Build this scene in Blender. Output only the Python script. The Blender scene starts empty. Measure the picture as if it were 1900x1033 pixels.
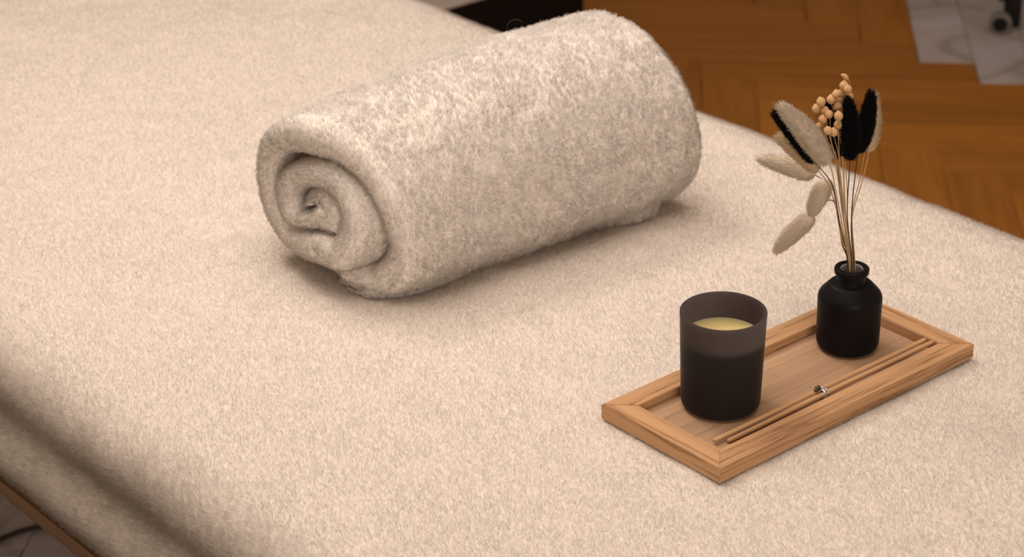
import bpy, bmesh, math, random
import numpy as np
from mathutils import Matrix, Vector

# ------------------------------------------------------------------ camera
SC = bpy.context.scene
COL = SC.collection
ZB = 0.66                      # level of the blanket's pile tips above the floor
FPX, PITCH, ROLL, HCAM = 4121.0, 0.46232, -0.012687, 1.04045
_c, _s = math.cos(PITCH), math.sin(PITCH)
_R = np.array([[1, 0, 0], [0, -_s, -_c], [0, _c, -_s]])
_cr, _sr = math.cos(ROLL), math.sin(ROLL)
RC = np.array([[_cr, -_sr, 0], [_sr, _cr, 0], [0, 0, 1]]) @ _R      # rows: right, down, forward
CAM_POS = np.array([0, 0, ZB + HCAM])
cam_data = bpy.data.cameras.new('camera')
cam = bpy.data.objects.new('camera', cam_data)
COL.objects.link(cam)
cam_data.sensor_width = 36
cam_data.lens = FPX / 1900 * 36
cam_data.clip_start = 0.05
m4 = Matrix.Identity(4)
for i in range(3):
    m4[i][0], m4[i][1], m4[i][2], m4[i][3] = RC[0][i], -RC[1][i], -RC[2][i], CAM_POS[i]
cam.matrix_world = m4
cam_data.dof.use_dof = True
cam_data.dof.focus_distance = 2.08
cam_data.dof.aperture_fstop = 8.5
SC.camera = cam

# ------------------------------------------------------------------ light
world = bpy.data.worlds.new('room_light')
SC.world = world
world.use_nodes = True
bg = world.node_tree.nodes['Background']
bg.inputs[0].default_value = (1.0, 0.84, 0.70, 1)
bg.inputs[1].default_value = 0.05


def area_lamp(name, loc, target, size, watts, colour, spread=180):
    d = bpy.data.lights.new(name, 'AREA')
    d.shape = 'DISK'
    d.size = size
    d.energy = watts
    d.color = colour
    d.spread = math.radians(spread)
    o = bpy.data.objects.new(name, d)
    COL.objects.link(o)
    o.location = loc
    o.rotation_euler = (Vector(target) - Vector(loc)).to_track_quat('-Z', 'Y').to_euler()
    return o


area_lamp('ceiling_lamp', (-0.8, 3.0, ZB + 2.0), (0.05, 2.0, ZB), 0.8, 10.5, (1.0, 0.855, 0.75), 110)
area_lamp('ceiling_lamp', (-0.1, 2.0, ZB + 2.05), (-0.05, 2.0, 0), 2.2, 38, (1.0, 0.855, 0.75))
area_lamp('front_fill', (0.7, -0.9, ZB + 0.95), (0.0, 2.2, ZB), 1.5, 29, (1.0, 0.855, 0.75))  # added unseen fill behind the camera, brightens the towel's front
SC.cycles.diffuse_bounces = 8

vs = SC.view_settings
SC.display_settings.display_device = 'sRGB'
vs.view_transform = 'Standard'
vs.look = 'None'
vs.gamma = 1
vs.use_curve_mapping = False
vs.exposure = 0.0

RNG = np.random.default_rng(7)
random.seed(7)


# ------------------------------------------------------------------ helpers
def ray(px, py):
    return RC.T @ np.array([(px - 950) / FPX, (py - 516.5) / FPX, 1.0])


def on_level(px, py, z):
    r = ray(px, py)
    return Vector(CAM_POS + r * ((z - CAM_POS[2]) / r[2]))


def at_depth(px, py, y):
    r = ray(px, py)
    return Vector(CAM_POS + r * (y / r[1]))


def to_px(P):
    q = (np.asarray(P) - CAM_POS) @ RC.T
    return np.stack([950 + FPX * q[..., 0] / q[..., 2], 516.5 + FPX * q[..., 1] / q[..., 2]], -1)


def tag(o, label=None, cat=None, group=None, kind=None):
    for k, v in (('label', label), ('category', cat), ('group', group), ('kind', kind)):
        if v:
            o[k] = v
    return o


def empty(name, loc, rz=0.0):
    o = bpy.data.objects.new(name, None)
    o.empty_display_size = 0.02
    COL.objects.link(o)
    o.location = loc
    o.rotation_euler = (0, 0, rz)
    return o


def link_mesh(name, me, mat, parent=None, smooth=True):
    o = bpy.data.objects.new(name, me)
    COL.objects.link(o)
    if mat and not me.materials:
        me.materials.append(mat)
    if parent:
        o.parent = parent
    if smooth:
        me.polygons.foreach_set('use_smooth', [True] * len(me.polygons))
    return o


def pydata(name, V, F, mat, parent=None, smooth=True):
    me = bpy.data.meshes.new(name)
    me.from_pydata([tuple(map(float, v)) for v in V], [], F)
    me.update()
    return link_mesh(name, me, mat, parent, smooth)


def bm_obj(name, bm, mat, parent=None, smooth=False):
    me = bpy.data.meshes.new(name)
    bmesh.ops.recalc_face_normals(bm, faces=bm.faces)
    bm.to_mesh(me)
    bm.free()
    return link_mesh(name, me, mat, parent, smooth)


def box_bm(x0, x1, y0, y1, z0, z1, bevel=0.0, seg=2):
    bm = bmesh.new()
    bmesh.ops.create_cube(bm, size=1)
    for v in bm.verts:
        v.co = Vector((x0 if v.co.x < 0 else x1, y0 if v.co.y < 0 else y1, z0 if v.co.z < 0 else z1))
    if bevel:
        bmesh.ops.bevel(bm, geom=bm.edges[:], offset=bevel, segments=seg, affect='EDGES', profile=0.5)
    return bm


def lathe(profile, seg=72):
    """profile: closed list of (r, z); returns verts, faces"""
    V, F, rows = [], [], []
    for r, z in profile:
        if r < 1e-6:
            rows.append([len(V)])
            V.append((0, 0, z))
        else:
            rows.append(list(range(len(V), len(V) + seg)))
            for k in range(seg):
                a = 2 * math.pi * k / seg
                V.append((r * math.cos(a), r * math.sin(a), z))
    for A, B in zip(rows[:-1], rows[1:]):
        for k in range(seg):
            k2 = (k + 1) % seg
            a0, a1 = (A[0], A[0]) if len(A) == 1 else (A[k], A[k2])
            b0, b1 = (B[0], B[0]) if len(B) == 1 else (B[k], B[k2])
            f = [a0]
            for q in (a1, b1, b0):
                if q not in f:
                    f.append(q)
            if len(f) > 2:
                F.append(f)
    return V, F


def fillet(pts, n=5):
    """round marked corners: pts are (r, z, radius)"""
    out = []
    for i, p in enumerate(pts):
        rad = p[2]
        if rad <= 0 or i in (0, len(pts) - 1):
            out.append((p[0], p[1]))
            continue
        P = np.array(p[:2]); A = np.array(pts[i - 1][:2]); B = np.array(pts[i + 1][:2])
        a = (A - P) / np.linalg.norm(A - P); b = (B - P) / np.linalg.norm(B - P)
        half = math.acos(max(-1, min(1, a @ b))) / 2
        t = min(rad / math.tan(half), 0.49 * np.linalg.norm(A - P), 0.49 * np.linalg.norm(B - P))
        s, e = P + a * t, P + b * t
        for k in range(n + 1):
            u = k / n
            out.append(tuple((1 - u) ** 2 * s + 2 * u * (1 - u) * P + u * u * e))
    return out


def catmull(pts, n=8):
    P = [np.array(p, float) for p in pts]
    P = [2 * P[0] - P[1]] + P + [2 * P[-1] - P[-2]]
    out = []
    for i in range(1, len(P) - 2):
        for k in range(n):
            t = k / n
            out.append(0.5 * ((2 * P[i]) + (-P[i - 1] + P[i + 1]) * t + (2 * P[i - 1] - 5 * P[i] + 4 * P[i + 1] - P[i + 2]) * t * t
                              + (-P[i - 1] + 3 * P[i] - 3 * P[i + 1] + P[i + 2]) * t ** 3))
    out.append(P[-2])
    return np.array(out)


def frames(path):
    T = np.gradient(path, axis=0)
    T /= np.linalg.norm(T, axis=1)[:, None]
    ref = np.array([0.31, -0.83, 0.46])
    N = []
    n = ref - T[0] * (ref @ T[0])
    for t in T:
        n = n - t * (n @ t)
        n = n / np.linalg.norm(n)
        N.append(n)
    N = np.array(N)
    return T, N, np.cross(T, N)


def tube(path, radii, seg=8):
    path = np.asarray(path, float)
    if np.isscalar(radii):
        radii = [radii] * len(path)
    T, N, B = frames(path)
    V, F = [], []
    for p, n, b, r in zip(path, N, B, radii):
        for k in range(seg):
            a = 2 * math.pi * k / seg
            V.append(p + (n * math.cos(a) + b * math.sin(a)) * r)
    for i in range(len(path) - 1):
        for k in range(seg):
            k2 = (k + 1) % seg
            F.append((i * seg + k, i * seg + k2, (i + 1) * seg + k2, (i + 1) * seg + k))
    F.append(tuple(range(seg - 1, -1, -1)))
    F.append(tuple(range((len(path) - 1) * seg, len(path) * seg)))
    return V, F


_LAT = RNG.random(65536)


def vnoise(x, y, z=0.0):
    """value noise in -1..1 on arrays"""
    x, y, z = np.broadcast_arrays(np.asarray(x, float), np.asarray(y, float), np.asarray(z, float))
    xi, yi, zi = np.floor(x).astype(np.int64), np.floor(y).astype(np.int64), np.floor(z).astype(np.int64)
    fx, fy, fz = x - xi, y - yi, z - zi
    fx, fy, fz = (t * t * (3 - 2 * t) for t in (fx, fy, fz))

    def h(a, b, c):
        return _LAT[((a * 73856093) ^ (b * 19349663) ^ (c * 83492791)) & 65535]
    r = 0
    for dx in (0, 1):
        for dy in (0, 1):
            for dz in (0, 1):
                w = (fx if dx else 1 - fx) * (fy if dy else 1 - fy) * (fz if dz else 1 - fz)
                r = r + w * h(xi + dx, yi + dy, zi + dz)
    return r * 2 - 1


def hair_object(name, P, rad, mat, parent, pts, nrm=None):
    """P: (N, pts, 3) strands, rad: (pts,) radius along the strand"""
    n = len(P)
    hc = bpy.data.hair_curves.new(name)
    hc.add_curves([pts] * n)
    hc.attributes['position'].data.foreach_set('vector', np.ascontiguousarray(P, np.float32).ravel())
    ra = hc.attributes.get('radius') or hc.attributes.new('radius', 'FLOAT', 'POINT')
    ra.data.foreach_set('value', np.tile(np.asarray(rad, np.float32), n))
    if nrm is not None:
        na_ = hc.attributes.new('surface_normal', 'FLOAT_VECTOR', 'CURVE')
        na_.data.foreach_set('vector', np.ascontiguousarray(nrm, np.float32).ravel())
    hc.materials.append(mat)
    o = bpy.data.objects.new(name, hc)
    COL.objects.link(o)
    o.parent = parent
    o['kind'] = 'stuff'
    return o


def grid_sample(G, n, uv, keep=None):
    """random points on a grid surface G (a, b, 3); uv (a, b, 2) metric coordinates. returns P, N, UV"""
    A, B, C, D = G[:-1, :-1], G[1:, :-1], G[1:, 1:], G[:-1, 1:]
    nrm = np.cross(C - A, D - B)
    area = np.linalg.norm(nrm, axis=-1) * 0.5
    w = area.copy()
    if keep is not None:
        w *= keep
    cdf = np.cumsum(w.ravel())
    idx = np.searchsorted(cdf, RNG.random(n) * cdf[-1])
    idx = np.minimum(idx, cdf.size - 1)
    i, j = np.unravel_index(idx, area.shape)
    u, v = RNG.random(n)[:, None], RNG.random(n)[:, None]

    def bl(X):
        return (X[i, j] * (1 - u) + X[i + 1, j] * u) * (1 - v) + (X[i, j + 1] * (1 - u) + X[i + 1, j + 1] * u) * v
    nn = nrm[i, j]
    nn = nn / np.maximum(np.linalg.norm(nn, axis=1), 1e-12)[:, None]
    return bl(G), nn, bl(uv), idx


def fur(P, N, UV, length, clump, cell, lean, wild, curl, pts=4, comb=None, tuft=0.12):
    """tufted pile: every strand leans towards the tip of its tuft"""
    n = len(P)
    ci = np.floor(UV / cell).astype(np.int64)
    h = ((ci[:, 0] * 73856093) ^ (ci[:, 1] * 19349663)) & 65535

    def hr(k):
        return _LAT[(h * 31 + k * 7919) & 65535] * 2 - 1
    cdir = np.stack([hr(1), hr(2), hr(3)], 1)
    centre = (ci + 0.5) * cell + np.stack([hr(4), hr(5)], 1) * cell * 0.35
    # tangent frame approximated from the normal
    ref = np.where(np.abs(N[:, 2:3]) < 0.9, np.array([[0, 0, 1.0]]), np.array([[1.0, 0, 0]]))
    T1 = np.cross(ref, N); T1 /= np.linalg.norm(T1, axis=1)[:, None]
    cdir = cdir - N * np.sum(cdir * N, 1, keepdims=True)
    own = RNG.normal(size=(n, 3)) * wild
    d = N + cdir * lean + own
    if comb is not None:
        d = d + comb
    d /= np.linalg.norm(d, axis=1)[:, None]
    L = length * (0.7 + 0.5 * RNG.random(n))[:, None] * (1 + tuft * hr(6))[:, None]
    off = RNG.normal(size=(n, 3)) * curl
    off2 = RNG.normal(size=(n, 3)) * curl
    S = np.empty((n, pts, 3))
    for k in range(pts):
        t = k / (pts - 1)
        q = P + d * L * t - N * L * 0.18 * t * t
        q = q + L * (off * math.sin(math.pi * t) + off2 * t * t)
        if clump:
            duv = (UV - centre)
            # pull towards the tuft's middle, in the tangent plane
            pass
        S[:, k] = q
    if clump:
        # tuft tips: mean position per tuft
        _, inv = np.unique(ci[:, 0] * 1000003 + ci[:, 1], return_inverse=True)
        cnt = np.bincount(inv)
        tip = np.stack([np.bincount(inv, S[:, -1, a]) / cnt for a in range(3)], 1)[inv]
        for k in range(1, pts):
            t = k / (pts - 1)
            S[:, k] += (tip - S[:, -1]) * clump * t * t if k < pts - 1 else 0
        S[:, -1] += (tip - S[:, -1]) * clump
    return S


# ------------------------------------------------------------------ materials
def new_mat(name):
    m = bpy.data.materials.new(name)
    m.use_nodes = True
    nt = m.node_tree
    return m, nt, nt.nodes['Principled BSDF'], nt.nodes['Material Output']


def simple(name, col, rough=0.6, metal=0.0, spec=0.5, bump=None):
    m, nt, b, out = new_mat(name)
    b.inputs['Base Color'].default_value = (*col, 1)
    b.inputs['Roughness'].default_value = rough
    b.inputs['Metallic'].default_value = metal
    b.inputs['Specular IOR Level'].default_value = spec
    if bump:
        n = nt.nodes.new('ShaderNodeTexNoise'); n.inputs['Scale'].default_value = bump[0]; n.inputs['Detail'].default_value = 5
        tc = nt.nodes.new('ShaderNodeTexCoord'); nt.links.new(tc.outputs['Object'], n.inputs['Vector'])
        bp = nt.nodes.new('ShaderNodeBump'); bp.inputs['Distance'].default_value = bump[1]; bp.inputs['Strength'].default_value = bump[2]
        nt.links.new(n.outputs['Fac'], bp.inputs['Height']); nt.links.new(bp.outputs['Normal'], b.inputs['Normal'])
    return m


def cloth(name, col, trans=0.25, tcol=None, pile=False, clear=0.0):
    """soft diffuse fibre with some light passing through"""
    m = bpy.data.materials.new(name)
    m.use_nodes = True
    nt = m.node_tree
    nt.nodes.clear()
    out = nt.nodes.new('ShaderNodeOutputMaterial')
    d = nt.nodes.new('ShaderNodeBsdfDiffuse'); d.inputs['Color'].default_value = (*col, 1)
    t = nt.nodes.new('ShaderNodeBsdfTranslucent'); t.inputs['Color'].default_value = (*(tcol or col), 1)
    mx = nt.nodes.new('ShaderNodeMixShader'); mx.inputs[0].default_value = trans
    if pile:                     # a dense pile shades like the surface it stands on
        at = nt.nodes.new('ShaderNodeAttribute'); at.attribute_name = 'surface_normal'
        nt.links.new(at.outputs['Vector'], d.inputs['Normal'])
        nt.links.new(at.outputs['Vector'], t.inputs['Normal'])
    nt.links.new(d.outputs[0], mx.inputs[1]); nt.links.new(t.outputs[0], mx.inputs[2])
    if clear:                    # fine fibres that let part of the light straight through
        tr = nt.nodes.new('ShaderNodeBsdfTransparent')
        m2 = nt.nodes.new('ShaderNodeMixShader'); m2.inputs[0].default_value = clear
        nt.links.new(mx.outputs[0], m2.inputs[1]); nt.links.new(tr.outputs[0], m2.inputs[2])
        nt.links.new(m2.outputs[0], out.inputs[0])
    else:
        nt.links.new(mx.outputs[0], out.inputs[0])
    return m


def ramp(nt, stops):
    r = nt.nodes.new('ShaderNodeValToRGB')
    e = r.color_ramp.elements
    while len(e) < len(stops):
        e.new(0.5)
    for q, (p, c) in zip(e, stops):
        q.position = p
        q.color = (*c, 1)
    return r


def wood(name, stops, stretch=(3, 90, 90), scale=1.0, rough=0.55, vary=0.25, distort=0.35, bump=0.15, spec=0.3):
    """grain running along the object's own x axis"""
    m, nt, b, out = new_mat(name)
    L = nt.links.new
    tc = nt.nodes.new('ShaderNodeTexCoord')
    oi = nt.nodes.new('ShaderNodeObjectInfo')
    add = nt.nodes.new('ShaderNodeVectorMath'); add.operation = 'ADD'
    sc_ = nt.nodes.new('ShaderNodeVectorMath'); sc_.operation = 'SCALE'; sc_.inputs[0].default_value = (13.1, 7.7, 3.3)
    L(oi.outputs['Random'], sc_.inputs['Scale'])
    L(tc.outputs['Object'], add.inputs[0]); L(sc_.outputs[0], add.inputs[1])
    mp = nt.nodes.new('ShaderNodeMapping'); mp.inputs['Scale'].default_value = stretch
    L(add.outputs[0], mp.inputs['Vector'])
    n1 = nt.nodes.new('ShaderNodeTexNoise'); n1.inputs['Scale'].default_value = scale; n1.inputs['Detail'].default_value = 8
    n1.inputs['Roughness'].default_value = 0.62; n1.inputs['Distortion'].default_value = distort
    L(mp.outputs[0], n1.inputs['Vector'])
    r = ramp(nt, stops)
    L(n1.outputs['Fac'], r.inputs['Fac'])
    hsv = nt.nodes.new('ShaderNodeHueSaturation')
    mr = nt.nodes.new('ShaderNodeMapRange'); mr.inputs[3].default_value = 1 - vary; mr.inputs[4].default_value = 1 + vary
    L(oi.outputs['Random'], mr.inputs[0]); L(mr.outputs[0], hsv.inputs['Value'])
    L(r.outputs[0], hsv.inputs['Color'])
    L(hsv.outputs[0], b.inputs['Base Color'])
    b.inputs['Roughness'].default_value = rough
    b.inputs['Specular IOR Level'].default_value = spec
    bp = nt.nodes.new('ShaderNodeBump'); bp.inputs['Distance'].default_value = 0.0006; bp.inputs['Strength'].default_value = bump
    L(n1.outputs['Fac'], bp.inputs['Height']); L(bp.outputs['Normal'], b.inputs['Normal'])
    return m


def frosted(name, diff, trans, coat_rough=0.38, fac=0.5):
    """frosted smoked glass: scatters the light that passes it, soft sheen outside"""
    m = bpy.data.materials.new(name)
    m.use_nodes = True
    nt = m.node_tree
    nt.nodes.clear()
    L = nt.links.new
    out = nt.nodes.new('ShaderNodeOutputMaterial')
    d = nt.nodes.new('ShaderNodeBsdfDiffuse'); d.inputs['Color'].default_value = (*diff, 1)
    t = nt.nodes.new('ShaderNodeBsdfTranslucent'); t.inputs['Color'].default_value = (*trans, 1)
    mx = nt.nodes.new('ShaderNodeMixShader'); mx.inputs[0].default_value = fac
    g = nt.nodes.new('ShaderNodeBsdfGlossy'); g.inputs['Roughness'].default_value = coat_rough
    g.inputs['Color'].default_value = (0.9, 0.9, 0.9, 1)
    fr = nt.nodes.new('ShaderNodeFresnel'); fr.inputs['IOR'].default_value = 1.4
    mul = nt.nodes.new('ShaderNodeMath'); mul.operation = 'MULTIPLY'; mul.inputs[1].default_value = 0.30
    L(fr.outputs[0], mul.inputs[0])
    m2 = nt.nodes.new('ShaderNodeMixShader')
    L(d.outputs[0], mx.inputs[1]); L(t.outputs[0], mx.inputs[2])
    L(mul.outputs[0], m2.inputs[0]); L(mx.outputs[0], m2.inputs[1]); L(g.outputs[0], m2.inputs[2])
    L(m2.outputs[0], out.inputs[0])
    return m


M = {}
M['blanket'] = cloth('cream_plush', (0.90, 0.83, 0.755), 0.15)
M['blanket_pile'] = cloth('cream_pile', (0.93, 0.86, 0.785), 0.08, None, True, 0.4)
M['towel'] = cloth('white_terry', (0.965, 0.91, 0.85), 0.10)
M['towel_pile'] = cloth('white_terry_pile', (0.985, 0.935, 0.875), 0.08, None, True, 0.3)
M['tray'] = wood('tray_ash', [(0.30, (0.50, 0.295, 0.153)), (0.44, (0.46, 0.262, 0.13)), (0.47, (0.21, 0.105, 0.046)), (0.495, (0.46, 0.262, 0.13)), (0.60, (0.52, 0.31, 0.16)), (0.65, (0.27, 0.145, 0.068)), (0.685, (0.53, 0.32, 0.165))],
                 (1.6, 75, 60), 1.0, 0.6, 0.05, distort=0.08, bump=0.3)
M['tray_base'] = wood('tray_floor_wood', [(0.25, (0.28, 0.17, 0.10)), (0.5, (0.40, 0.255, 0.153)), (0.8, (0.48, 0.325, 0.205))],
                      (2.5, 60, 60), 1.0, 0.65, 0.15, distort=0.15, bump=0.2)
M['reed'] = wood('pale_reed', [(0.3, (0.46, 0.265, 0.13)), (0.7, (0.56, 0.345, 0.18))], (6, 200, 200), 1.0, 0.6, 0.04)
M['oak'] = wood('oak_parquet', [(0.22, (0.275, 0.101, 0.0155)), (0.45, (0.35, 0.140, 0.0215)), (0.62, (0.40, 0.166, 0.0275)), (0.85, (0.45, 0.197, 0.038))],
                (3.2, 34, 34), 1.0, 0.6, 0.14, bump=0.12, spec=0.15)
M['plywood'] = wood('bed_plywood', [(0.3, (0.15, 0.075, 0.034)), (0.7, (0.23, 0.125, 0.06))], (3, 60, 400), 1.0, 0.55, 0.05)
M['smoked'] = frosted('smoked_frosted_glass', (0.009, 0.008, 0.008), (0.58, 0.52, 0.54), 0.5, 0.5)
M['vase'] = frosted('black_frosted_glass', (0.012, 0.010, 0.012), (0.05, 0.045, 0.05), 0.42, 0.4)
M['neck'] = simple('clear_smoked_glass', (0.28, 0.27, 0.28), 0.12, 0, 0.8)
M['black'] = simple('black_lacquer', (0.008, 0.007, 0.006), 0.6, 0, 0.15)
M['black_plastic'] = simple('black_plastic', (0.008, 0.007, 0.007), 0.5, 0, 0.2)
M['grey_tyre'] = simple('grey_rubber', (0.19, 0.175, 0.155), 0.7, 0, 0.2)
M['white_top'] = simple('white_top', (0.62, 0.58, 0.55), 0.35)
M['silver'] = simple('silver_wire', (0.62, 0.60, 0.58), 0.25, 1.0)
M['dark_metal'] = simple('dark_steel', (0.10, 0.08, 0.06), 0.35, 1.0)
M['cord'] = simple('brown_cord', (0.035, 0.018, 0.010), 0.6)
M['mattress'] = simple('cream_vinyl', (0.7, 0.66, 0.6), 0.5)
M['black_fluff'] = simple('black_fluff', (0.006, 0.006, 0.007), 0.8, 0, 0.15)
M['white_fluff'] = cloth('white_fluff', (0.92, 0.825, 0.68), 0.12, None, False)
M['white_bristles'] = cloth('white_bristles', (0.97, 0.865, 0.72), 0.15, None, True)
M['cream_fluff'] = cloth('cream_fluff', (0.74, 0.60, 0.43), 0.12)
M['cream_bristles'] = cloth('cream_bristles', (0.93, 0.76, 0.53), 0.2, None, True)
M['dark_stem'] = simple('dark_stem', (0.045, 0.028, 0.016), 0.6)
M['tan_stem'] = simple('tan_stem', (0.46, 0.31, 0.16), 0.65)
M['pod'] = simple('flax_pod', (0.58, 0.355, 0.165), 0.75, bump=(700, 0.0008, 0.6))
M['fibre'] = simple('loose_fibre', (0.10, 0.09, 0.085), 0.6)


def wax_mat():
    m, nt, b, out = new_mat('pale_wax')
    b.inputs['Base Color'].default_value = (0.62, 0.51, 0.22, 1)
    b.inputs['Roughness'].default_value = 0.45
    b.inputs['Subsurface Weight'].default_value = 0.85
    b.inputs['Subsurface Radius'].default_value = (0.020, 0.016, 0.008)
    b.inputs['Subsurface Scale'].default_value = 1.0
    return m


M['wax'] = wax_mat()


def marble_mat():
    m, nt, b, out = new_mat('marble_tile')
    L = nt.links.new
    tc = nt.nodes.new('ShaderNodeTexCoord'); oi = nt.nodes.new('ShaderNodeObjectInfo')
    sc_ = nt.nodes.new('ShaderNodeVectorMath'); sc_.operation = 'SCALE'; sc_.inputs[0].default_value = (9.1, 5.7, 2.3)
    add = nt.nodes.new('ShaderNodeVectorMath'); add.operation = 'ADD'
    L(oi.outputs['Random'], sc_.inputs['Scale']); L(tc.outputs['Object'], add.inputs[0]); L(sc_.outputs[0], add.inputs[1])
    n = nt.nodes.new('ShaderNodeTexNoise'); n.inputs['Scale'].default_value = 3.2; n.inputs['Detail'].default_value = 4; n.inputs['Distortion'].default_value = 1.3
    L(add.outputs[0], n.inputs['Vector'])
    r = ramp(nt, [(0.34, (0.50, 0.49, 0.54)), (0.47, (0.46, 0.435, 0.43)), (0.51, (0.33, 0.30, 0.285)), (0.55, (0.46, 0.435, 0.43)), (0.70, (0.56, 0.55, 0.61))])
    L(n.outputs['Fac'], r.inputs['Fac']); L(r.outputs[0], b.inputs['Base Color'])
    b.inputs['Roughness'].default_value = 0.4
    return m


M['marble'] = marble_mat()
M['screed'] = simple('dark_joint', (0.05, 0.03, 0.015), 0.9)

# ------------------------------------------------------------------ floor
floor = bm_obj('floor', box_bm(-2.4, 2.6, -1.3, 6.3, -0.06, -0.0125), M['screed'])
tag(floor, kind='structure')
M['wall'] = simple('cream_wall', (0.80, 0.75, 0.68), 0.9, bump=(60, 0.001, 0.1))
for nm, q in (('wall_back', (-2.4, 2.6, 6.2, 6.3, 0, 2.75)), ('wall_front', (-2.4, 2.6, -1.3, -1.2, 0, 2.75)), ('wall_left', (-2.4, -2.3, -1.2, 6.2, 0, 2.75)),
              ('wall_right', (2.5, 2.6, -1.2, 6.2, 0, 2.75)), ('ceiling', (-2.4, 2.6, -1.3, 6.3, 2.75, 2.85))):
    tag(bm_obj(nm, box_bm(*q), M['wall']), kind='structure')
GA = math.radians(-5.2)
W_, L_ = 0.115, 0.575
corner = on_level(1706, 115, 0.0)
gu = np.array([math.cos(GA), math.sin(GA)]); gv = np.array([-math.sin(GA), math.cos(GA)])
bmP = box_bm(0, L_ - 0.0012, 0, W_ - 0.0012, -0.012, 0, 0.0008, 1)
plank_me = bpy.data.meshes.new('plank'); bmP.to_mesh(plank_me); bmP.free(); plank_me.materials.append(M['oak'])
tile_me = plank_me.copy(); tile_me.name = 'tile'; tile_me.materials.clear(); tile_me.materials.append(M['marble'])
cands = []
for j in range(-8, 8):
    for k in range(-40, 41):
        for vert in (0, 1):
            if vert:
                u0, v0 = k * W_, -k * W_
            else:
                u0, v0 = k * W_ - L_, -k * W_
            u0 += j * L_; v0 += j * L_
            o2 = np.array([corner.x, corner.y]) + gu * u0 + gv * v0
            cen = o2 + (gv * L_ / 2 + gu * W_ / 2 if vert else gu * L_ / 2 + gv * W_ / 2)
            if not (-1.9 < cen[0] < 2.15 and 1.9 < cen[1] < 5.85):
                continue
            marble = (k >= 0 and (j >= 1 or (j == 0 and vert))) or j <= -3
            pp = to_px(np.array([cen[0], cen[1], 0.0]))
            score = max(abs(pp[0] - 950) - 950, 0) + max(abs(pp[1] - 516) - 516, 0)
            cands.append((score, o2, vert, marble))
cands.sort(key=lambda t: t[0])
for score, o2, vert, marble in cands[:290]:
    o = bpy.data.objects.new('tile' if marble else 'plank', tile_me if marble else plank_me)
    COL.objects.link(o)
    o.parent = floor
    dz = random.uniform(-0.0004, 0.0004)
    if vert:                                # turned a quarter: its own x runs along gv
        o.location = (o2[0] + gu[0] * W_, o2[1] + gu[1] * W_, dz)
        o.rotation_euler = (0, 0, GA + math.pi / 2)
    else:
        o.location = (o2[0], o2[1], dz)
        o.rotation_euler = (0, 0, GA)

# ------------------------------------------------------------------ massage bed
BA = 2.27344
dv = np.array([math.cos(BA), math.sin(BA)])            # along the bed, away from the camera
nv = np.array([-dv[1], dv[0]])                         # across; the near long side has the larger value
O_NEAR, O_FAR = -0.868, -1.872
A0, A1 = 0.72, 2.95


def bed_pt(a, o, z):
    return np.array([dv[0] * a + nv[0] * o, dv[1] * a + nv[1] * o, ZB + z])


bed = empty('massage_bed', tuple(bed_pt((A0 + A1) / 2, (O_NEAR + O_FAR) / 2, -ZB)), BA)
tag(bed, 'massage bed with thin pale plywood edge under the cream blanket', 'bed')
hl, hw = (A1 - A0) / 2, (O_NEAR - O_FAR) / 2
bm_obj('mattress', box_bm(-hl + .04, hl - .04, -hw + .05, hw - .05, ZB - .148, ZB - .03, .03, 3), M['mattress'], bed, True)
bm_obj('tabletop', box_bm(-hl + .01, hl - .01, -hw + .004, hw + .010, ZB - .176, ZB - .159, .0015, 1), M['plywood'], bed)
for sx in (-1, 1):
    for sy in (-1, 1):
        bm_obj('leg', box_bm(sx * (hl - .22) - .03, sx * (hl - .22) + .03, sy * (hw - .20) - .03, sy * (hw - .20) + .03, 0, ZB - .176, .003, 1), M['plywood'], bed)

# ------------------------------------------------------------------ blanket
def side_profile(out):
    """points (offset outwards from the rounded side, z) from the flat top down to the hem"""
    return [(-0.10, -.005), (-0.075, -.0065), (-0.05, -.0105), (-0.03, -.018), (-0.013, -.030), (-0.002, -.046), (0.0, -.060),
            (-0.004, -.074), (-0.007, -.086), (-0.003, -.100), (0.005, -.114), (0.010, -.127), (0.009, -.140), (0.001, -.149), (-0.008, -.151)]


prof = [(O_NEAR + a, z) for a, z in side_profile(1)][::-1] + [(o, -.005) for o in np.linspace(O_NEAR - .13, O_FAR + .11, 18)] \
    + [(O_FAR - a * 0.8, z) for a, z in side_profile(-1)]
pc = catmull([(o, z, 0) for o, z in prof], 24)[:, :2]
seg = np.r_[0, np.cumsum(np.linalg.norm(np.diff(pc, axis=0), axis=1))]
STEP = 0.0045
ns = int(seg[-1] / STEP)
sa = np.linspace(0, seg[-1], ns)
po, pz = np.interp(sa, seg, pc[:, 0]), np.interp(sa, seg, pc[:, 1])
endp = np.array([(0, -.15), (.0, -.10), (.005, -.05), (.02, -.02), (.05, -.006), (.10, 0)])
na = int((A1 - A0) / STEP)
al = np.linspace(A0, A1, na)
eat = np.minimum(al - A0, A1 - al)
drop = np.interp(eat, [0, .004, .02, .05, .10], [-.15, -.07, -.022, -.005, 0])
SS, AA = np.meshgrid(sa, al, indexing='ij')
OO = np.broadcast_to(po[:, None], SS.shape); ZZ = np.maximum(pz[:, None] + drop[None, :], -.152)

G = dv[None, None, :] * AA[..., None] + nv[None, None, :] * OO[..., None]
G = np.concatenate([G, (ZB + ZZ)[..., None]], -1)
nrm = np.cross(np.gradient(G, axis=0), np.gradient(G, axis=1))
nrm /= np.maximum(np.linalg.norm(nrm, axis=-1), 1e-12)[..., None]
if nrm[ns // 2, na // 2, 2] < 0:
    nrm = -nrm
disp = 0.0016 * vnoise(SS * 9, AA * 7) + 0.0009 * vnoise(SS * 38, AA * 30, 3) + 0.0007 * np.minimum(0, vnoise(SS * 70 + 40, AA * 110, 7) + 0.25)
side = np.clip(-(ZZ + .012) / .05, 0, 1)
disp = disp + side * 0.004 * vnoise(SS * 16, AA * 9, 5)
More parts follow.
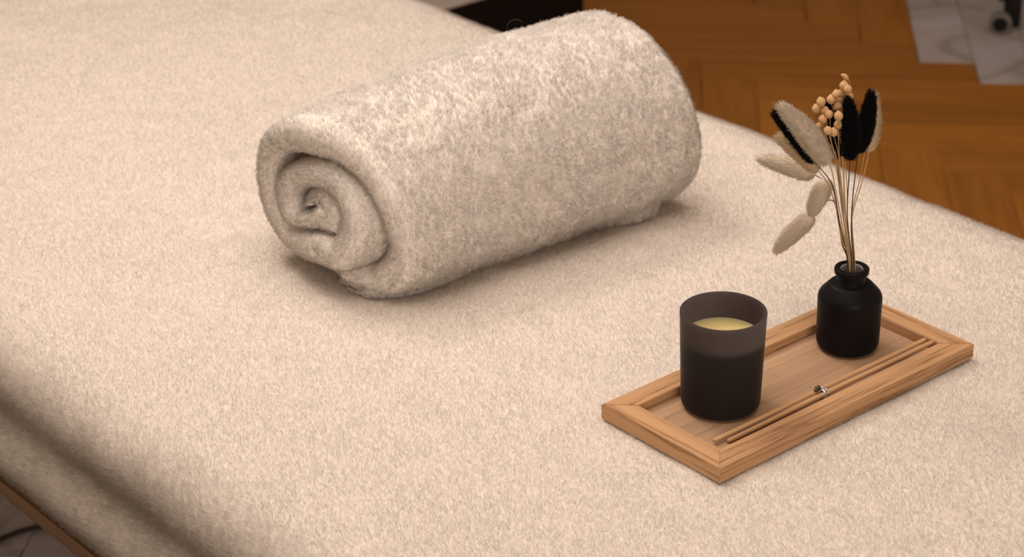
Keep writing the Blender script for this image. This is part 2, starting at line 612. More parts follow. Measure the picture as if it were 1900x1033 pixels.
# the blanket is pressed down under the tray and the towel
disp = np.minimum(disp, 0.0022)
G = G + nrm * disp[..., None]
G[..., 2] = np.maximum(G[..., 2], ZB - .1575)
idx = np.arange(ns * na).reshape(ns, na)
F = np.stack([idx[:-1, :-1], idx[1:, :-1], idx[1:, 1:], idx[:-1, 1:]], -1).reshape(-1, 4)
me = bpy.data.meshes.new('blanket')
me.vertices.add(ns * na)
me.vertices.foreach_set('co', G.reshape(-1).astype(np.float32))
me.loops.add(F.size); me.loops.foreach_set('vertex_index', F.ravel().astype(np.int32))
me.polygons.add(len(F)); me.polygons.foreach_set('loop_start', np.arange(0, F.size, 4, dtype=np.int32))
me.update(calc_edges=True)
blanket = link_mesh('blanket', me, M['blanket'])
tag(blanket, 'cream plush blanket covering the whole massage bed', 'blanket')

UVg = np.stack([SS, AA], -1)
ctr = 0.25 * (G[:-1, :-1] + G[1:, 1:] + G[1:, :-1] + G[:-1, 1:])
pp = to_px(ctr)
outside = np.maximum(np.abs(pp[..., 0] - 950) / 950, np.abs(pp[..., 1] - 516) / 516)
inside = np.interp(outside, [1.15, 2.4], [1.0, 0.55])
dist = np.linalg.norm(ctr - CAM_POS, axis=-1)
N_BL = 1700000
NR = nrm.copy()
Pb, Nb, UVb, bid = grid_sample(G, N_BL, UVg, inside * (1.9 / dist) ** 1.3)
Nb = np.where(np.sum(Nb * np.array([[0, 0, 1.0]]), 1, keepdims=True) < -0.9, -Nb, Nb)
flip = np.sign(np.sum(np.cross(G[1, 0] - G[0, 0], G[0, 1] - G[0, 0]) * nrm[0, 0]))
Nb = Nb * flip
_bi, _bj = np.unravel_index(bid, (ns - 1, na - 1))
Nb = NR[_bi, _bj] * 0.8 + Nb * 0.2
Nb /= np.linalg.norm(Nb, axis=1)[:, None]
sideb = np.clip(-(Pb[:, 2] - ZB + .009) / .03, 0, 1)[:, None]
lenb = 0.0040 + 0.0034 * sideb
comb = np.concatenate([vnoise(UVb[:, 0] * 20, UVb[:, 1] * 20, 1)[:, None], vnoise(UVb[:, 0] * 20, UVb[:, 1] * 20, 2)[:, None], np.zeros((N_BL, 1))], 1) * 0.55
Sb = fur(Pb, Nb, UVb, lenb, 0.05, 0.0062, 0.10, 0.30, 0.16, 4, comb, 0.04)
hair_object('pile', Sb, [0.00013, 0.00012, 0.0001, 0.00005], M['blanket_pile'], blanket, 4, Nb)

# ------------------------------------------------------------------ rolled towel
TA = math.radians(37.9)
tax = np.array([math.cos(TA), math.sin(TA), 0])          # along the roll, away from the open end
tpr = np.array([math.sin(TA), -math.cos(TA), 0])         # towards the camera
T0 = np.array([-0.200, 2.095, ZB - 0.003])
TL = 0.405
H_ = 0.036


def roll_point(phi, s, n):
    """phi: winding angle (0 = outer free end under the front, growing inwards), s in 0..1 along the roll, n: offset through the thickness"""
    R0 = 0.1085 + 0.0125 * s + 0.004 * np.sin(np.pi * s)
    turns = phi / (2 * np.pi)
    r = R0 - H_ / 2 - H_ * np.interp(turns, [0, .7, 1, 1.7, 2, 2.7, 3], [0, .08, .97, 1.05, 1.94, 2.02, 2.91])
    ang = np.radians(-78) + phi
    inner = np.clip((turns - 1.1) / 0.4, 0, 1)
    rr = (r + n) * (1 + 0.07 * inner * np.cos(2 * (ang - 0.45)))
    a = np.cos(ang) * rr * 1.04 * (1 + 0.17 * np.clip(-np.sin(ang), 0, 1) ** 0.8 * np.abs(np.cos(ang)) * (turns < 1))
    b = np.sin(ang) * rr * 0.93 * (1 - 0.10 * inner) - 0.004 * inner
    flat = -0.80 * R0 * 0.93
    lim = flat + np.clip(R0 - r - H_ / 2, 0, 1) * 0.9 - (n - H_ / 2) * 0.9
    b = np.where(b < lim, lim + (b - lim) * 0.12, b)
    return a, b - flat


NT, NSX = 300, 96
phi_end = 2 * np.pi * 2.81
phis = np.concatenate([np.linspace(0, 0.35, 16)[:-1], np.linspace(0.35, phi_end - 0.4, NT - 30), np.linspace(phi_end - 0.4, phi_end, 16)[1:]])
NT = len(phis)
# stadium section: outer face from the far end to the near end, round the edge, inner face back
sec = []
xs = np.linspace(1, 0, NSX)
for x in xs:
    sec.append((x, 1.0, 0))
for q in np.linspace(0, np.pi, 11)[1:-1]:
    sec.append((0.0, np.cos(q), np.sin(q)))
for x in np.linspace(0, 1, 40):
    sec.append((x, -1.0, 0))
for q in np.linspace(np.pi, 0, 9)[1:-1]:
    sec.append((1.0, np.cos(q), -np.sin(q)))
sec = np.array(sec)
NV = len(sec)
PH, KV = np.meshgrid(np.arange(NT), np.arange(NV), indexing='ij')
phi = phis[PH]
x0, side_n, edge = sec[KV, 0], sec[KV, 1], sec[KV, 2]
thick = H_ * 0.96 * np.ones_like(phi)
thick *= np.sqrt(np.clip(1 - ((0.22 - phi) / 0.22).clip(0, 1) ** 2, 0.0, 1)).clip(0.03, 1)
thick *= np.sqrt(np.clip(1 - ((phi - phi_end + 0.35) / 0.35).clip(0, 1) ** 2, 0.0, 1)).clip(0.03, 1)


def bump(x, c, w):
    return np.exp(-((x - c) / w) ** 2)


deg = np.degrees(phi) - 78
left = 0.040 * bump(deg, -20, 62) + 0.012 * bump(deg, 60, 40) - 0.002 * bump(deg, 135, 40) + 0.004 * bump(deg, 215, 45) \
    - 0.004 * bump(deg, 285, 50) + 0.006 * bump(deg, 360, 40) + 0.010 * bump(deg, 420, 50) + 0.002 * bump(deg, 520, 60) + 0.014 * np.clip((deg - 560) / 300, 0, 1)
right = 0.006 * np.sin(phi * 1.3) + 0.012 * np.clip((deg - 300) / 400, 0, 1) * -1
xx = left + x0 * (TL - left + right) - np.where(x0 < 0.5, 1, 1) * edge * thick * 0.5 * 0.85
sx = np.clip(xx / TL, 0, 1)
a, b = roll_point(phi, sx, side_n * thick / 2)
# sag and lumps of the cloth
lump = 0.0040 * vnoise(xx * 15 + 3, a * 12, b * 12) + 0.0012 * vnoise(xx * 45, a * 45, b * 45 + 9) + 0.0008 * vnoise(xx * 120, a * 120, b * 120 + 4)
lump = np.where(b < 0.012, np.minimum(lump, 0), lump)
TG = T0 + tax * xx[..., None] + tpr * a[..., None] + np.array([0, 0, 1.0]) * b[..., None]
tn = np.cross(np.gradient(TG, axis=0), np.roll(TG, -1, axis=1) - np.roll(TG, 1, axis=1))
tn /= np.maximum(np.linalg.norm(tn, axis=-1), 1e-12)[..., None]
mid = T0 + tax * xx[..., None]
a2, b2 = roll_point(phi, sx, side_n * 0)
if np.sum(tn[NT // 3, 10] * (TG[NT // 3, 10] - (T0 + tax * xx[NT // 3, 10] + tpr * a2[NT // 3, 10] + np.array([0, 0, 1.0]) * b2[NT // 3, 10]))) < 0:
    tn = -tn
    TFLIP = True
else:
    TFLIP = False
TG = TG + tn * lump[..., None] * np.where((thick > H_ * 0.5), 1, 0.2)[..., None]
TG[..., 2] = np.maximum(TG[..., 2], ZB - 0.001)
idx = np.arange(NT * NV).reshape(NT, NV)
nx = np.roll(idx, -1, axis=1)
F = np.stack([idx[:-1], idx[1:], nx[1:], nx[:-1]], -1).reshape(-1, 4).tolist()
F.append(idx[0].tolist()); F.append(idx[-1][::-1].tolist())
towel = pydata('rolled_towel', TG.reshape(-1, 3), F, M['towel'])
tag(towel, 'rolled white fluffy towel lying on the cream blanket', 'towel')
TGc = np.concatenate([TG, TG[:, :1]], 1)
# metric coordinates for the tufts
du = np.linalg.norm(np.diff(TGc[:, 10], axis=0), axis=1); cu = np.r_[0, np.cumsum(du)]
dvv = np.linalg.norm(np.diff(TGc[NT // 3], axis=0), axis=1); cv = np.r_[0, np.cumsum(dvv)]
UVt = np.stack(np.meshgrid(cu, cv, indexing='ij'), -1)
q = np.arange(NV)
keepv = np.where((q < NSX + 14) | (q > NV - 10), 1.0, np.where(q < NSX + 20, 0.8, 0.0))
keep = np.outer((np.degrees(phis[:-1]) < 345).astype(float), keepv[:NV])
edgeonly = np.where((q > NSX - 14) & (q < NSX + 20), 1.0, 0.0)
keep = np.maximum(keep, np.outer(np.ones(NT - 1), edgeonly))
N_T = 290000
Pt, Nt, UVp, tid = grid_sample(TGc, N_T, UVt, keep)
Nt = -Nt if TFLIP else Nt
ii, jj = np.unravel_index(tid, (NT - 1, NV))
Nt_s = tn[ii, jj]
Nt = np.where(np.sum(Nt * Nt_s, 1, keepdims=True) < 0, -Nt, Nt)
Nt = Nt * 0.45 + Nt_s * 0.55
Nt /= np.linalg.norm(Nt, axis=1)[:, None]
combt = np.stack([vnoise(Pt[:, 0] * 60, Pt[:, 1] * 60, Pt[:, 2] * 60 + k * 11) for k in range(3)], 1) * 0.55 + np.array([[0, 0, -0.15]])
lent = np.where(((jj > NSX - 4) | (np.degrees(phis)[ii] > 300)), 0.0042, 0.0066)[:, None]
St = fur(Pt, Nt, UVp, lent, 0.42, 0.0060, 0.42, 0.28, 0.16, 5, combt, 0.18)
St[..., 2] = np.maximum(St[..., 2], ZB - 0.001)
hair_object('pile', St, [0.00018, 0.00017, 0.00016, 0.00013, 0.00007], M['towel_pile'], towel, 5, Nt)
for x1, x2, a_out, hgt in ((0.010, 0.155, 0.092, 0.021), (0.310, 0.402, 0.106, 0.021)):     # the free end of the towel, tucked underneath
    n1, n2 = 44, 26
    tt, qq = np.meshgrid(np.linspace(0, 1, n1), np.linspace(0, 1, n2), indexing='ij')
    env = np.clip(1 - np.abs(2 * tt - 1) ** 2.6, 0.0, 1) ** 0.6
    out = 0.02 + (a_out - 0.02) * (0.45 + 0.55 * env)
    ang = (qq - 0.5) * np.pi
    aa_ = np.where(qq < 0.2, 0.02 + (out - .008 - 0.02) * qq / 0.2, np.where(qq > 0.8, 0.02 + (out - .008 - 0.02) * (1 - qq) / 0.2, out - .008 + .008 * np.cos((qq - .5) / .3 * np.pi / 2)))
    zz_ = np.where(qq < 0.2, 0, np.where(qq > 0.8, 1, 0.5 + 0.5 * np.sin((qq - .5) / .3 * np.pi / 2))) * hgt * env
    xq = x1 + (x2 - x1) * tt
    FG = T0 + tax * xq[..., None] + tpr * aa_[..., None] + np.array([0, 0, 1.0]) * (0.001 + zz_)[..., None]
    FG = FG + 0.0012 * vnoise(FG[..., 0] * 70, FG[..., 1] * 70, FG[..., 2] * 70)[..., None] * tpr
    FG[..., 2] = np.maximum(FG[..., 2], ZB - 0.001)
    ix = np.arange(n1 * n2).reshape(n1, n2)
    fl = pydata('hem', FG.reshape(-1, 3), np.stack([ix[:-1, :-1], ix[1:, :-1], ix[1:, 1:], ix[:-1, 1:]], -1).reshape(-1, 4).tolist(), M['towel'], towel)
    Pf, Nf, UVf, _ = grid_sample(FG, int(60000 * (x2 - x1) / .14), np.stack([xq, qq * .05], -1))
    Nf = np.where(np.sum(Nf * (tpr + np.array([0, 0, .6])), 1, keepdims=True) < 0, -Nf, Nf)
    Sf = fur(Pf, Nf, UVf, 0.0055, 0.4, 0.0055, 0.5, 0.28, 0.16, 5)
    Sf[..., 2] = np.maximum(Sf[..., 2], ZB - 0.001)
    hair_object('hem_pile', Sf, [0.00018, 0.00017, 0.00016, 0.00013, 0.00007], M['towel_pile'], fl, 5, Nf)
fc = [at_depth(945 + 17 * math.cos(t) + 12, 54 + 18 * math.sin(t), 2.33) for t in np.linspace(math.pi * 1.0, math.pi * 1.75, 6)]
V, F = tube(catmull(fc, 5), 0.00014, 5)
pydata('loose_fibre', V, F, M['fibre'], towel)

# ------------------------------------------------------------------ wooden tray
TX, TY, TYAW, TLEN, TWID, TTOP = 0.18157, 1.68052, 0.70179, 0.351, 0.1544, 0.0125
TB, TF = -0.0025, 0.0025
RIM = 0.0242
tray = empty('wooden_tray', (TX, TY, ZB + TB), TYAW)
tag(tray, 'shallow rectangular wooden tray holding the candle and the vase', 'tray')


def rim(length, place):
    bm = bmesh.new()
    h0, h1 = 0.0, TTOP - TB
    pts = [(0, 0), (length, 0), (length - RIM, RIM), (RIM, RIM)]
    lo = [bm.verts.new((x, y, h0)) for x, y in pts]
    hi = [bm.verts.new((x, y, h1)) for x, y in pts]
    bm.faces.new(lo[::-1]); bm.faces.new(hi)
    for k in range(4):
        bm.faces.new((lo[k], lo[(k + 1) % 4], hi[(k + 1) % 4], hi[k]))
    top = [e for e in bm.edges if e.verts[0].co.z > h1 - 1e-6 and e.verts[1].co.z > h1 - 1e-6]
    bmesh.ops.bevel(bm, geom=top, offset=0.0006, segments=2, affect='EDGES')
    o = bm_obj('rim', bm, M['tray'], tray)
    o.location, o.rotation_euler = place
    return o


rim(TLEN, ((0, 0, 0), (0, 0, 0)))
rim(TWID, ((TLEN, 0, 0), (0, 0, math.pi / 2)))
rim(TLEN, ((TLEN, TWID, 0), (0, 0, math.pi)))
rim(TWID, ((0, TWID, 0), (0, 0, -math.pi / 2)))
nb = 5
bw = (TWID - 2 * RIM) / nb
for k in range(nb):
    y0 = RIM + k * bw
    o = bm_obj('board', box_bm(0, TLEN - 2 * RIM - .0004, 0, bw - .00008, 0.001, TF - TB + random.uniform(-.0001, .0001), .0001, 1), M['tray_base'], tray)
    o.location = (RIM + .0002, y0 + .00015, 0)

# ------------------------------------------------------------------ candle
FLOOR_T = ZB + TF + 0.0004
candle = empty('candle', (0.1940, 1.8125, FLOOR_T))
tag(candle, 'pale wax candle in a dark smoked glass jar on the wooden tray', 'candle')
JH = 0.0985
prof = fillet([(0, 0, 0), (0.0372, 0, .009), (0.0400, JH * .92, 0), (0.0404, JH, .0012), (0.0378, JH, .0012), (0.0352, 0.006, .007), (0, 0.006, 0)], 8)
V, F = lathe(prof, 96)
jar = pydata('jar', V, F, M['smoked'], candle)
WZ = JH - 0.0265
prof = fillet([(0, 0.0066, 0), (0.0340, 0.0066, .006), (0.0366, WZ + .0012, .0006), (0.0345, WZ, .002), (0, WZ - .0004, 0)], 5)
V, F = lathe(prof, 72)
pydata('wax', V, F, M['wax'], candle)

# ------------------------------------------------------------------ vase
VC = on_level(1571.5, 641, FLOOR_T)
vase = empty('vase', VC)
tag(vase, 'small black frosted glass bottle vase holding dried flowers', 'vase')
VH = 0.0862
prof = fillet([(0, 0, 0), (0.0308, 0, .0095), (0.0314, 0.0575, .012), (0.0205, 0.0695, .006), (0.0136, 0.0712, .002), (0.0134, 0.0785, .001), (0.0168, 0.0800, .0022),
               (0.0170, VH, .0022), (0.0118, VH, .0015), (0.0112, 0.079, 0)], 6)
V, F = lathe(prof, 80)
pydata('bottle', V, F, M['vase'], vase)
prof = fillet([(0.0111, VH - .0012, 0), (0.0098, VH - .0022, .001), (0.0093, 0.070, .003), (0.026, 0.056, .008), (0.0278, 0.006, .004), (0, 0.0055, 0)], 5)
V, F = lathe(prof, 64)
pydata('inner_wall', V, F, M['neck'], vase)

# ------------------------------------------------------------------ dried flowers
NECK = Vector((VC.x, VC.y, FLOOR_T + VH))
SLOTS = [(x * .001, y * .001) for x, y in ((.2, -3.2), (2.2, -.2), (-3.3, -.9), (.8, 4.6), (-2.4, -2.6), (-3.5, .9), (-3.4, 2.6), (-.9, 1.9), (-2.0, 4.2), (1.9, 3.2),
                                           (-1.3, -.6), (.0, -1.9), (1.0, .6), (-2.0, .6), (1.1, -1.6), (3.4, 1.4))]
slot_i = [0]


def stem_start():
    s = SLOTS[slot_i[0]]
    slot_i[0] += 1
    return [Vector((VC.x + s[0] * 1.2, VC.y + s[1] * 1.2, FLOOR_T + .0075)), Vector((VC.x + s[0], VC.y + s[1], NECK.z - .004))]


FL_GROUP = None


def bunny_tail(tip_px, base_px, width_px, y0, y1, via, colour, stem, label, hair_len=0.0065, nh=9000):
    """tip/base in the picture, y0/y1 their depth; via: points the stem passes (px, py, depth)"""
    tip, base = at_depth(*tip_px, y1), at_depth(*base_px, y0)
    root = empty('bunny_tail', NECK)
    tag(root, label, 'dried flower')
    off = np.array(NECK)
    pts = stem_start() + [at_depth(*v) for v in via] + [base, base + (tip - base) * 0.4]
    path = catmull([np.array(p) - off for p in pts], 7)
    rr = np.linspace(0.0007, 0.00042, len(path))
    V, F = tube(path, rr, 6)
    pydata('stem', V, F, M[stem], root)
    # the seed head: a spindle on a slightly bowed axis
    w = width_px / (FPX / np.linalg.norm(np.array(base) - CAM_POS)) / 2
    ax = np.array(tip) - np.array(base)
    Lh = np.linalg.norm(ax)
    bow = np.cross(ax / Lh, np.array([0, -1.0, 0])) * Lh * 0.03
    nseg, nr = 22, 24
    t = np.linspace(0, 1, nseg)
    axis = np.array(base) + np.outer(t * 0.96, ax) + np.outer(np.sin(t * np.pi), bow) - off
    rad = w * 0.56 * (t ** 0.42 * (1 - t) ** 0.8) / 0.485
    rad[0] = rad[-1] = 0.0004
    T, N, B = frames(axis)
    th = np.linspace(0, 2 * np.pi, nr + 1)
    Gh = axis[:, None, :] + rad[:, None, None] * (N[:, None, :] * np.cos(th)[None, :, None] + B[:, None, :] * np.sin(th)[None, :, None])
    Gh = Gh * 1.0
    V = Gh[:, :-1].reshape(-1, 3)
    F = []
    for i in range(nseg - 1):
        for k in range(nr):
            k2 = (k + 1) % nr
            F.append((i * nr + k, i * nr + k2, (i + 1) * nr + k2, (i + 1) * nr + k))
    F.append(tuple(range(nr - 1, -1, -1))); F.append(tuple(range((nseg - 1) * nr, nseg * nr)))
    head = pydata('seed_head', V, F, M[colour], root)
    UVh = np.stack(np.meshgrid(t * Lh, th * w, indexing='ij'), -1)
    Ph, Nh, UVq, hid = grid_sample(Gh, nh, UVh)
    ih = np.minimum(hid // nr, nseg - 1)
    outw = Ph - axis[ih]
    Nh = np.where(np.sum(Nh * outw, 1, keepdims=True) < 0, -Nh, Nh)
    u = ax / Lh
    S = fur(Ph, Nh * 0.62, UVq, hair_len, 0.12, 0.004, 0.12, 0.2, 0.08, 4, np.tile(u, (nh, 1)) * 0.85)
    hair_object('bristles', S, [0.00016, 0.00016, 0.00012, 0.00004], M.get(colour.replace('fluff', 'bristles'), M[colour]), head, 4, Nh)
    return root


YV = VC.y
# black pair on the right
bunny_tail((1573, 180), (1577, 297), 42, YV - .012, YV - .014, [(1572, 400, YV - .008)], 'black_fluff', 'dark_stem',
           'large black bunny tail grass upright beside the flax pods')
bunny_tail((1617, 168), (1592, 284), 38, YV + .004, YV + .008, [(1580, 400, YV)], 'black_fluff', 'dark_stem',
           'black bunny tail grass on the right, tip leaning outwards highest of the black ones')
bunny_tail((1434, 208), (1512, 301), 32, YV - .004, YV - .010, [(1558, 420, YV), (1545, 345, YV - .004)], 'black_fluff', 'dark_stem',
           'black bunny tail grass leaning left behind the bright white one')
bunny_tail((1536, 188), (1552, 296), 26, YV + .042, YV + .048, [(1569, 410, YV + .024)], 'black_fluff', 'dark_stem',
           'black bunny tail grass half hidden behind the flax pods')
bunny_tail((1446, 194), (1538, 303), 46, YV - .020, YV - .034, [(1563, 420, YV - .006), (1550, 350, YV - .014)], 'white_fluff', 'tan_stem',
           'bright white bunny tail grass leaning left in front of a black one', 0.0085, 11000)
bunny_tail((1444, 254), (1519, 318), 26, YV + .010, YV + .016, [(1560, 420, YV + .004), (1540, 350, YV + .010)], 'cream_fluff', 'tan_stem',
           'cream bunny tail grass below the left black one', 0.0085, 7000)
bunny_tail((1406, 294), (1512, 325), 44, YV + .058, YV + .080, [(1561, 430, YV + .010), (1546, 352, YV + .036), (1535, 340, YV + .044)], 'white_fluff', 'dark_stem',
           'white bunny tail grass lying almost level, sticking out furthest left')
bunny_tail((1506, 398), (1535, 335), 42, YV + .026, YV + .030, [(1561, 440, YV - .001), (1550, 372, YV + .006), (1545, 340, YV + .014)], 'white_fluff', 'tan_stem',
           'short white bunny tail grass hanging down close to the stems')
bunny_tail((1438, 468), (1508, 400), 42, YV + .060, YV + .080, [(1562, 450, YV + .014), (1552, 385, YV + .034), (1540, 371, YV + .044), (1522, 384, YV + .054)], 'white_fluff', 'dark_stem',
           'lowest white bunny tail grass drooping over the blanket')
bunny_tail((1621, 176), (1612, 282), 22, YV + .032, YV + .040, [(1580, 410, YV + .008), (1600, 335, YV + .022)], 'cream_fluff', 'tan_stem',
           'cream bunny tail grass peeping out behind the right black one', 0.0085, 7000)

pod_r = 0.0041


def pod_mesh():
    pr = []
    for k in range(13):
        t = math.pi * k / 12
        r = math.sin(t) * pod_r
        z = -math.cos(t) * pod_r * 1.02
        if k >= 11:
            z += 0.0006 * (k - 10)
        pr.append((r if 0 < k < 12 else 0, z))
    V, F = lathe(pr, 20)
    # six faint ribs
    V2 = []
    for x, y, z in V:
        a = math.atan2(y, x)
        k = 1 + 0.03 * math.cos(5 * a) if (x or y) else 1
        V2.append((x * k, y * k, z))
    me = bpy.data.meshes.new('pod')
    me.from_pydata(V2, [], F)
    me.materials.append(M['pod'])
    me.polygons.foreach_set('use_smooth', [True] * len(me.polygons))
    return me


POD = pod_mesh()


def flax(fork_px, pods, label, via, bud=None):
    root = empty('flax_sprig', NECK)
    tag(root, label, 'dried flower')
    fork = at_depth(*fork_px)
    pts = stem_start() + [at_depth(*v) for v in via] + [fork]
    V, F = tube(catmull([np.array(p - NECK) for p in pts], 7), 0.0007, 6)
    pydata('main_stem', V, F, M['tan_stem'], root)
    for (px, py, y, s) in pods:
        p = at_depth(px, py, y)
        d = (p - fork).normalized()
        d = (d + Vector((random.uniform(-.3, .3), random.uniform(-.3, .3), .5))).normalized()
        st = p - d * pod_r * s
        midp = fork.lerp(st, 0.55) + Vector((random.uniform(-.002, .002), random.uniform(-.002, .002), -.002))
        o = bpy.data.objects.new('pod', POD)
        COL.objects.link(o)
        o.parent = root
        o.location = p - NECK
        o.scale = (s, s, s)
        o.rotation_euler = d.to_track_quat('Z', 'Y').to_euler()
        V, F = tube(catmull([np.array(fork - NECK), np.array(midp - NECK), np.array(st + d * .0005 - NECK)], 5), 0.00035, 5)
        pydata('stalk', V, F, M['tan_stem'], root)
    if bud:
        P = [np.array(at_depth(x, y, bud[-1]) - NECK) for x, y in bud[0]]
        V, F = tube(catmull(P, 6), 0.0004, 5)
        pydata('stalk', V, F, M['tan_stem'], root)
        P2 = [np.array(at_depth(x, y, bud[-1]) - NECK) for x, y in bud[1]]
        pth = catmull(P2, 6)
        rr = 0.0003 + 0.0021 * np.sin(np.linspace(0, 1, len(pth)) ** 0.8 * np.pi) ** 0.8
        V, F = tube(pth, rr, 10)
        pydata('bud', V, F, M['pod'], root)


def zp(x, y):
    return 1440 + x / 5.165, 120 + y / 5.165


flax((1551, 300, YV - .002), [(*zp(430, 357), YV - .004, 1.08), (*zp(385, 424), YV + .002, 1.0), (*zp(468, 437), YV - .004, .95), (*zp(505, 475), YV - .009, 1.0),
                              (*zp(448, 524), YV - .008, 1.0), (*zp(414, 598), YV + .004, .95)],
     'left sprig of round tan flax pods between white and black tails', [(1564, 400, YV)])
flax((1559, 322, YV - .016), [(*zp(497, 632), YV - .022, 1.0), (*zp(552, 648), YV - .020, 1.0), (*zp(592, 575), YV - .014, 1.0), (*zp(598, 492), YV - .019, 1.05)],
     'lowest sprig of round tan flax pods above the crossing stems', [(1569, 410, YV - .008)])
flax((1564, 290, YV + .010), [(*zp(527, 334), YV + .004, 1.05), (*zp(577, 285), YV + .004, 1.0), (*zp(617, 283), YV + .013, 1.0), (*zp(592, 400), YV + .004, 1.1),
                              (*zp(606, 345), YV + .010, .95), (*zp(650, 200), YV + .010, 1.05), (*zp(686, 236), YV + .006, 1.0), (*zp(703, 305), YV + .012, .95)],
     'tallest sprig of round tan flax pods with one curled bud on top', [(1569, 400, YV + .004)],
     (([(1567, 240), (1576, 185), (1578, 165), (1577, 153), (1573, 147)]), ([(1574, 149), (1570, 144), (1565, 140), (1560, 138)]), YV + .012))
for k, (pts, lab) in enumerate([([(1568, 430), (1562, 370), (1557, 322), (1550, 280)], 'bare tan dried stem nearest the white bunny tail'),
                                ([(1573, 420), (1572, 360), (1569, 310), (1566, 262)], 'bare tan dried stem in the middle of the bouquet'),
                                ([(1581, 400), (1596, 330), (1604, 285), (1618, 215)], 'bare tan dried stem rising along the right of the bouquet')]):
    st = stem_start()
    root = empty('dried_stem', NECK)
    tag(root, lab, 'dried stem')
    path = catmull([np.array(p - NECK) for p in st + [at_depth(x, y, YV + (-.003, .016, .020)[k]) for x, y in pts]], 6)
    V, F = tube(path, np.linspace(.0006, .0003, len(path)), 6)
    pydata('stalk', V, F, M['tan_stem'], root)

# ------------------------------------------------------------------ reed sticks with a wire clip
def stick(p, q, r, label):
    root = empty('reed_stick', p)
    tag(root, label, 'stick')
    d = q - p
    root.rotation_euler = d.to_track_quat('X', 'Z').to_euler()
    L = d.length
    pth = [np.array((L * t, 0, 0.0004 * math.sin(3 * t))) for t in (0, .003, .01, .03, .3, .6, .97, .99, .997, 1)]
    V, F = tube(pth, [r * k for k in (.55, .85, .97, 1, 1.02, 1, 1, .97, .85, .6)], 14)
    pydata('shaft', V, F, M['reed'], root)
    return root


SR = 0.0023
zl = ZB + TF + SR
zr = ZB + TTOP - 0.0012
A_l, A_r = on_level(1324, 818, zl + 0.0020), on_level(1717, 629.5, zr + .0012)
B_l, B_r = on_level(1350, 818.5, zl), on_level(1731, 634, zr)
stick(A_l, A_r, SR, 'pale reed stick lying nearer the vase of the clipped pair')
stick(B_l, B_r, SR, 'pale reed stick lying nearer the front rim of the clipped pair')
pa, pb = A_l.lerp(A_r, 0.485), B_l.lerp(B_r, 0.455)
cc = (pa + pb) / 2
clip = empty('wire_clip', cc)
tag(clip, 'small silver wire clip with dark bead holding the reed sticks', 'clip')
ux = (A_r - A_l).normalized()
uy = (pa - pb); uy = (uy - ux * uy.dot(ux)).normalized()
uz = ux.cross(uy)
hg = (pa - pb).length / 2
for k, tl in enumerate((-.0026, -.0013, 0.0, .0013, .0026)):
    P = []
    for t in np.linspace(0, 2 * math.pi, 25):
        P.append(np.array(ux * (tl + .0014 * math.sin(t + k)) + uy * (hg + SR + .0006) * math.cos(t) + uz * (SR + .0008) * math.sin(t)))
    V, F = tube(np.array(P), 0.0008, 6)
    pydata('wire', V, F, M['silver'], clip)
for k, (a_, b_, c_) in enumerate(((-.0035, .004, .0035), (-.0065, .003, .0028))):
    bm = bmesh.new()
    bmesh.ops.create_icosphere(bm, subdivisions=2, radius=.0026 - .0005 * k)
    for v in bm.verts:
        v.co = Vector(v.co.x * ux * 1.3 + v.co.y * uy + v.co.z * uz) + ux * a_ + uy * b_ + uz * c_
    bm_obj('bead', bm, M['dark_metal'], clip, True)
P = [np.array(ux * x + uy * y + uz * z) for x, y, z in ((-.007, .0025, .002), (-.004, .0045, .0045), (0, .002, .005), (.003, -.001, .004), (.0045, -.004, .002))]
V, F = tube(catmull(P, 5), .0006, 6)
pydata('wire', V, F, M['silver'], clip)

# ------------------------------------------------------------------ black cabinet with a white top, behind the bed
cu_ = np.array([math.cos(math.radians(40.26)), math.sin(math.radians(40.26))])
cb_ = np.array([-cu_[1], cu_[0]])
CC = on_level(1083, 62, 0.0)
_r = ray(830, 12)                # the height at which the top edge meets the photographed one
_t = ((np.array([CC.x, CC.y]) - CAM_POS[:2]) @ cb_) / (_r[:2] @ cb_)
CABH = float(CAM_POS[2] + _t * _r[2])
cab = empty('low_cabinet', (CC.x, CC.y, 0), math.radians(40.26) + math.pi)
tag(cab, 'low black cabinet with white top standing behind the bed', 'cabinet')
bm_obj('body', box_bm(0.0, 0.9, -0.45, 0.0, 0.0, CABH - .008, .002, 2), M['black'], cab)
bm_obj('white_top', box_bm(0.0, 0.9, -0.45, 0.0, CABH - .008, CABH, .002, 2), M['white_top'], cab)

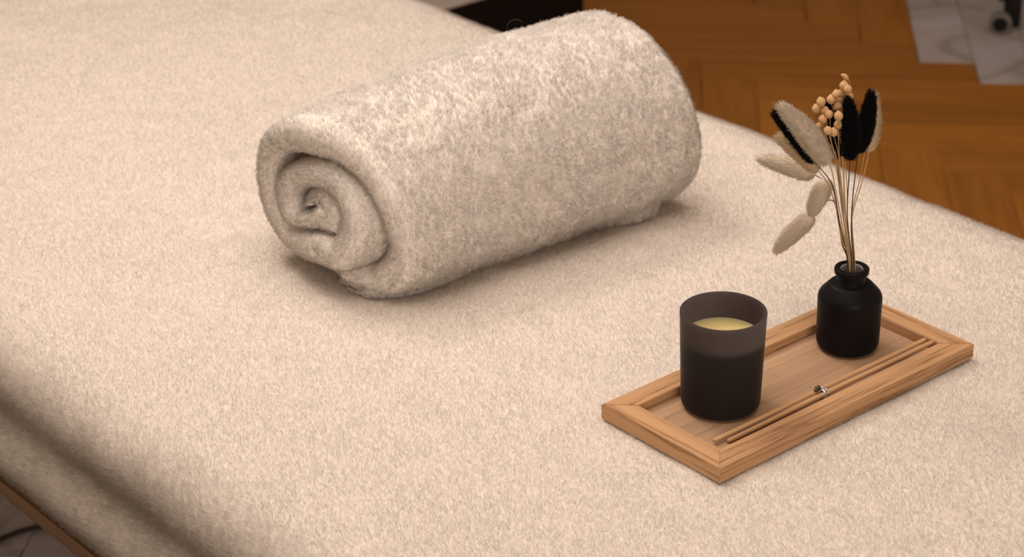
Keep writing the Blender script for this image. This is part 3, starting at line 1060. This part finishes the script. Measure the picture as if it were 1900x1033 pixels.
# ------------------------------------------------------------------ rolling stool at the back
cw = on_level(1856, 42, 0.026)
CS = Vector((cw.x + 0.13, cw.y + 0.26, 0))
stool = empty('rolling_stool', CS)
tag(stool, 'black rolling stool on grey casters over the marble tiles', 'stool')
a0 = math.atan2(cw.y - CS.y, cw.x - CS.x)
RS = math.hypot(cw.x - CS.x, cw.y - CS.y)
wp = fillet([(0, -.010, 0), (.0165, -.010, .002), (.0165, -.009, 0), (.025, -.009, .003), (.025, .009, .003), (.0165, .009, 0), (.0165, .010, .001), (0, .010, 0)], 3)
for k in range(5):
    a_ = a0 + k * 2 * math.pi / 5
    ca, sa_ = math.cos(a_), math.sin(a_)
    P = [np.array((0, 0, .13)), np.array((ca * RS * .5, sa_ * RS * .5, .115)), np.array((ca * RS, sa_ * RS, .088))]
    V, F = tube(catmull(P, 5), np.linspace(.024, .016, 11), 10)
    pydata('arm', V, F, M['black_plastic'], stool)
    fx = Vector((ca, sa_, 0)) * RS
    # fork housing beside the wheel
    ang = math.radians(-12) if k == 0 else a_ + 0.6
    ad = Vector((math.cos(ang), math.sin(ang), 0))           # rolling direction
    axd = Vector((math.sin(ang), -math.cos(ang), 0))         # axle, towards the camera for the first one
    base = empty('caster', fx, 0)
    base.parent = stool
    bmf = box_bm(-.019, .019, -.012, .008, 0.012, .088, .006, 2)
    for v in bmf.verts:
        v.co = ad * (v.co.x + .024) + axd * (v.co.y - .016) + Vector((0, 0, v.co.z))
    bm_obj('housing', bmf, M['black_plastic'], base, True)
    V, F = lathe(wp, 32)
    V = [tuple(axd * z + ad * x + Vector((0, 0, y + .0255))) for x, y, z in V]
    pydata('wheel', V, F, M['grey_tyre'], base)
    V, F = lathe(fillet([(0, .0085, 0), (.0160, .0085, 0), (.0160, .0118, .001), (0, .0122, 0)], 3), 28)
    V = [tuple(axd * z + ad * x + Vector((0, 0, y + .0255))) for x, y, z in V]
    pydata('hub_cap', V, F, M['black_plastic'], base)
V, F = lathe(fillet([(0, .09, 0), (.034, .09, .004), (.030, .16, .006), (.016, .17, 0), (.016, .42, 0), (0, .42, 0)], 3), 24)
pydata('column', V, F, M['black_plastic'], stool)
V, F = lathe(fillet([(0, .42, 0), (.16, .42, .015), (.185, .45, .02), (.18, .50, .02), (0, .505, 0)], 5), 40)
pydata('seat', V, F, M['black_plastic'], stool)

# ------------------------------------------------------------------ cord under the bed
P = [on_level(x, y, 0.0042) for x, y in ((-260, 1110), (-150, 1060), (-60, 1022), (0, 1000), (22, 991), (45, 983), (75, 977), (130, 975), (200, 985), (300, 1000))]
V, F = tube(catmull([np.array(p) for p in P], 8), 0.0036, 8)
tag(pydata('cord', V, F, M['cord']), 'dark brown cord lying on the floor under the bed', 'cord')
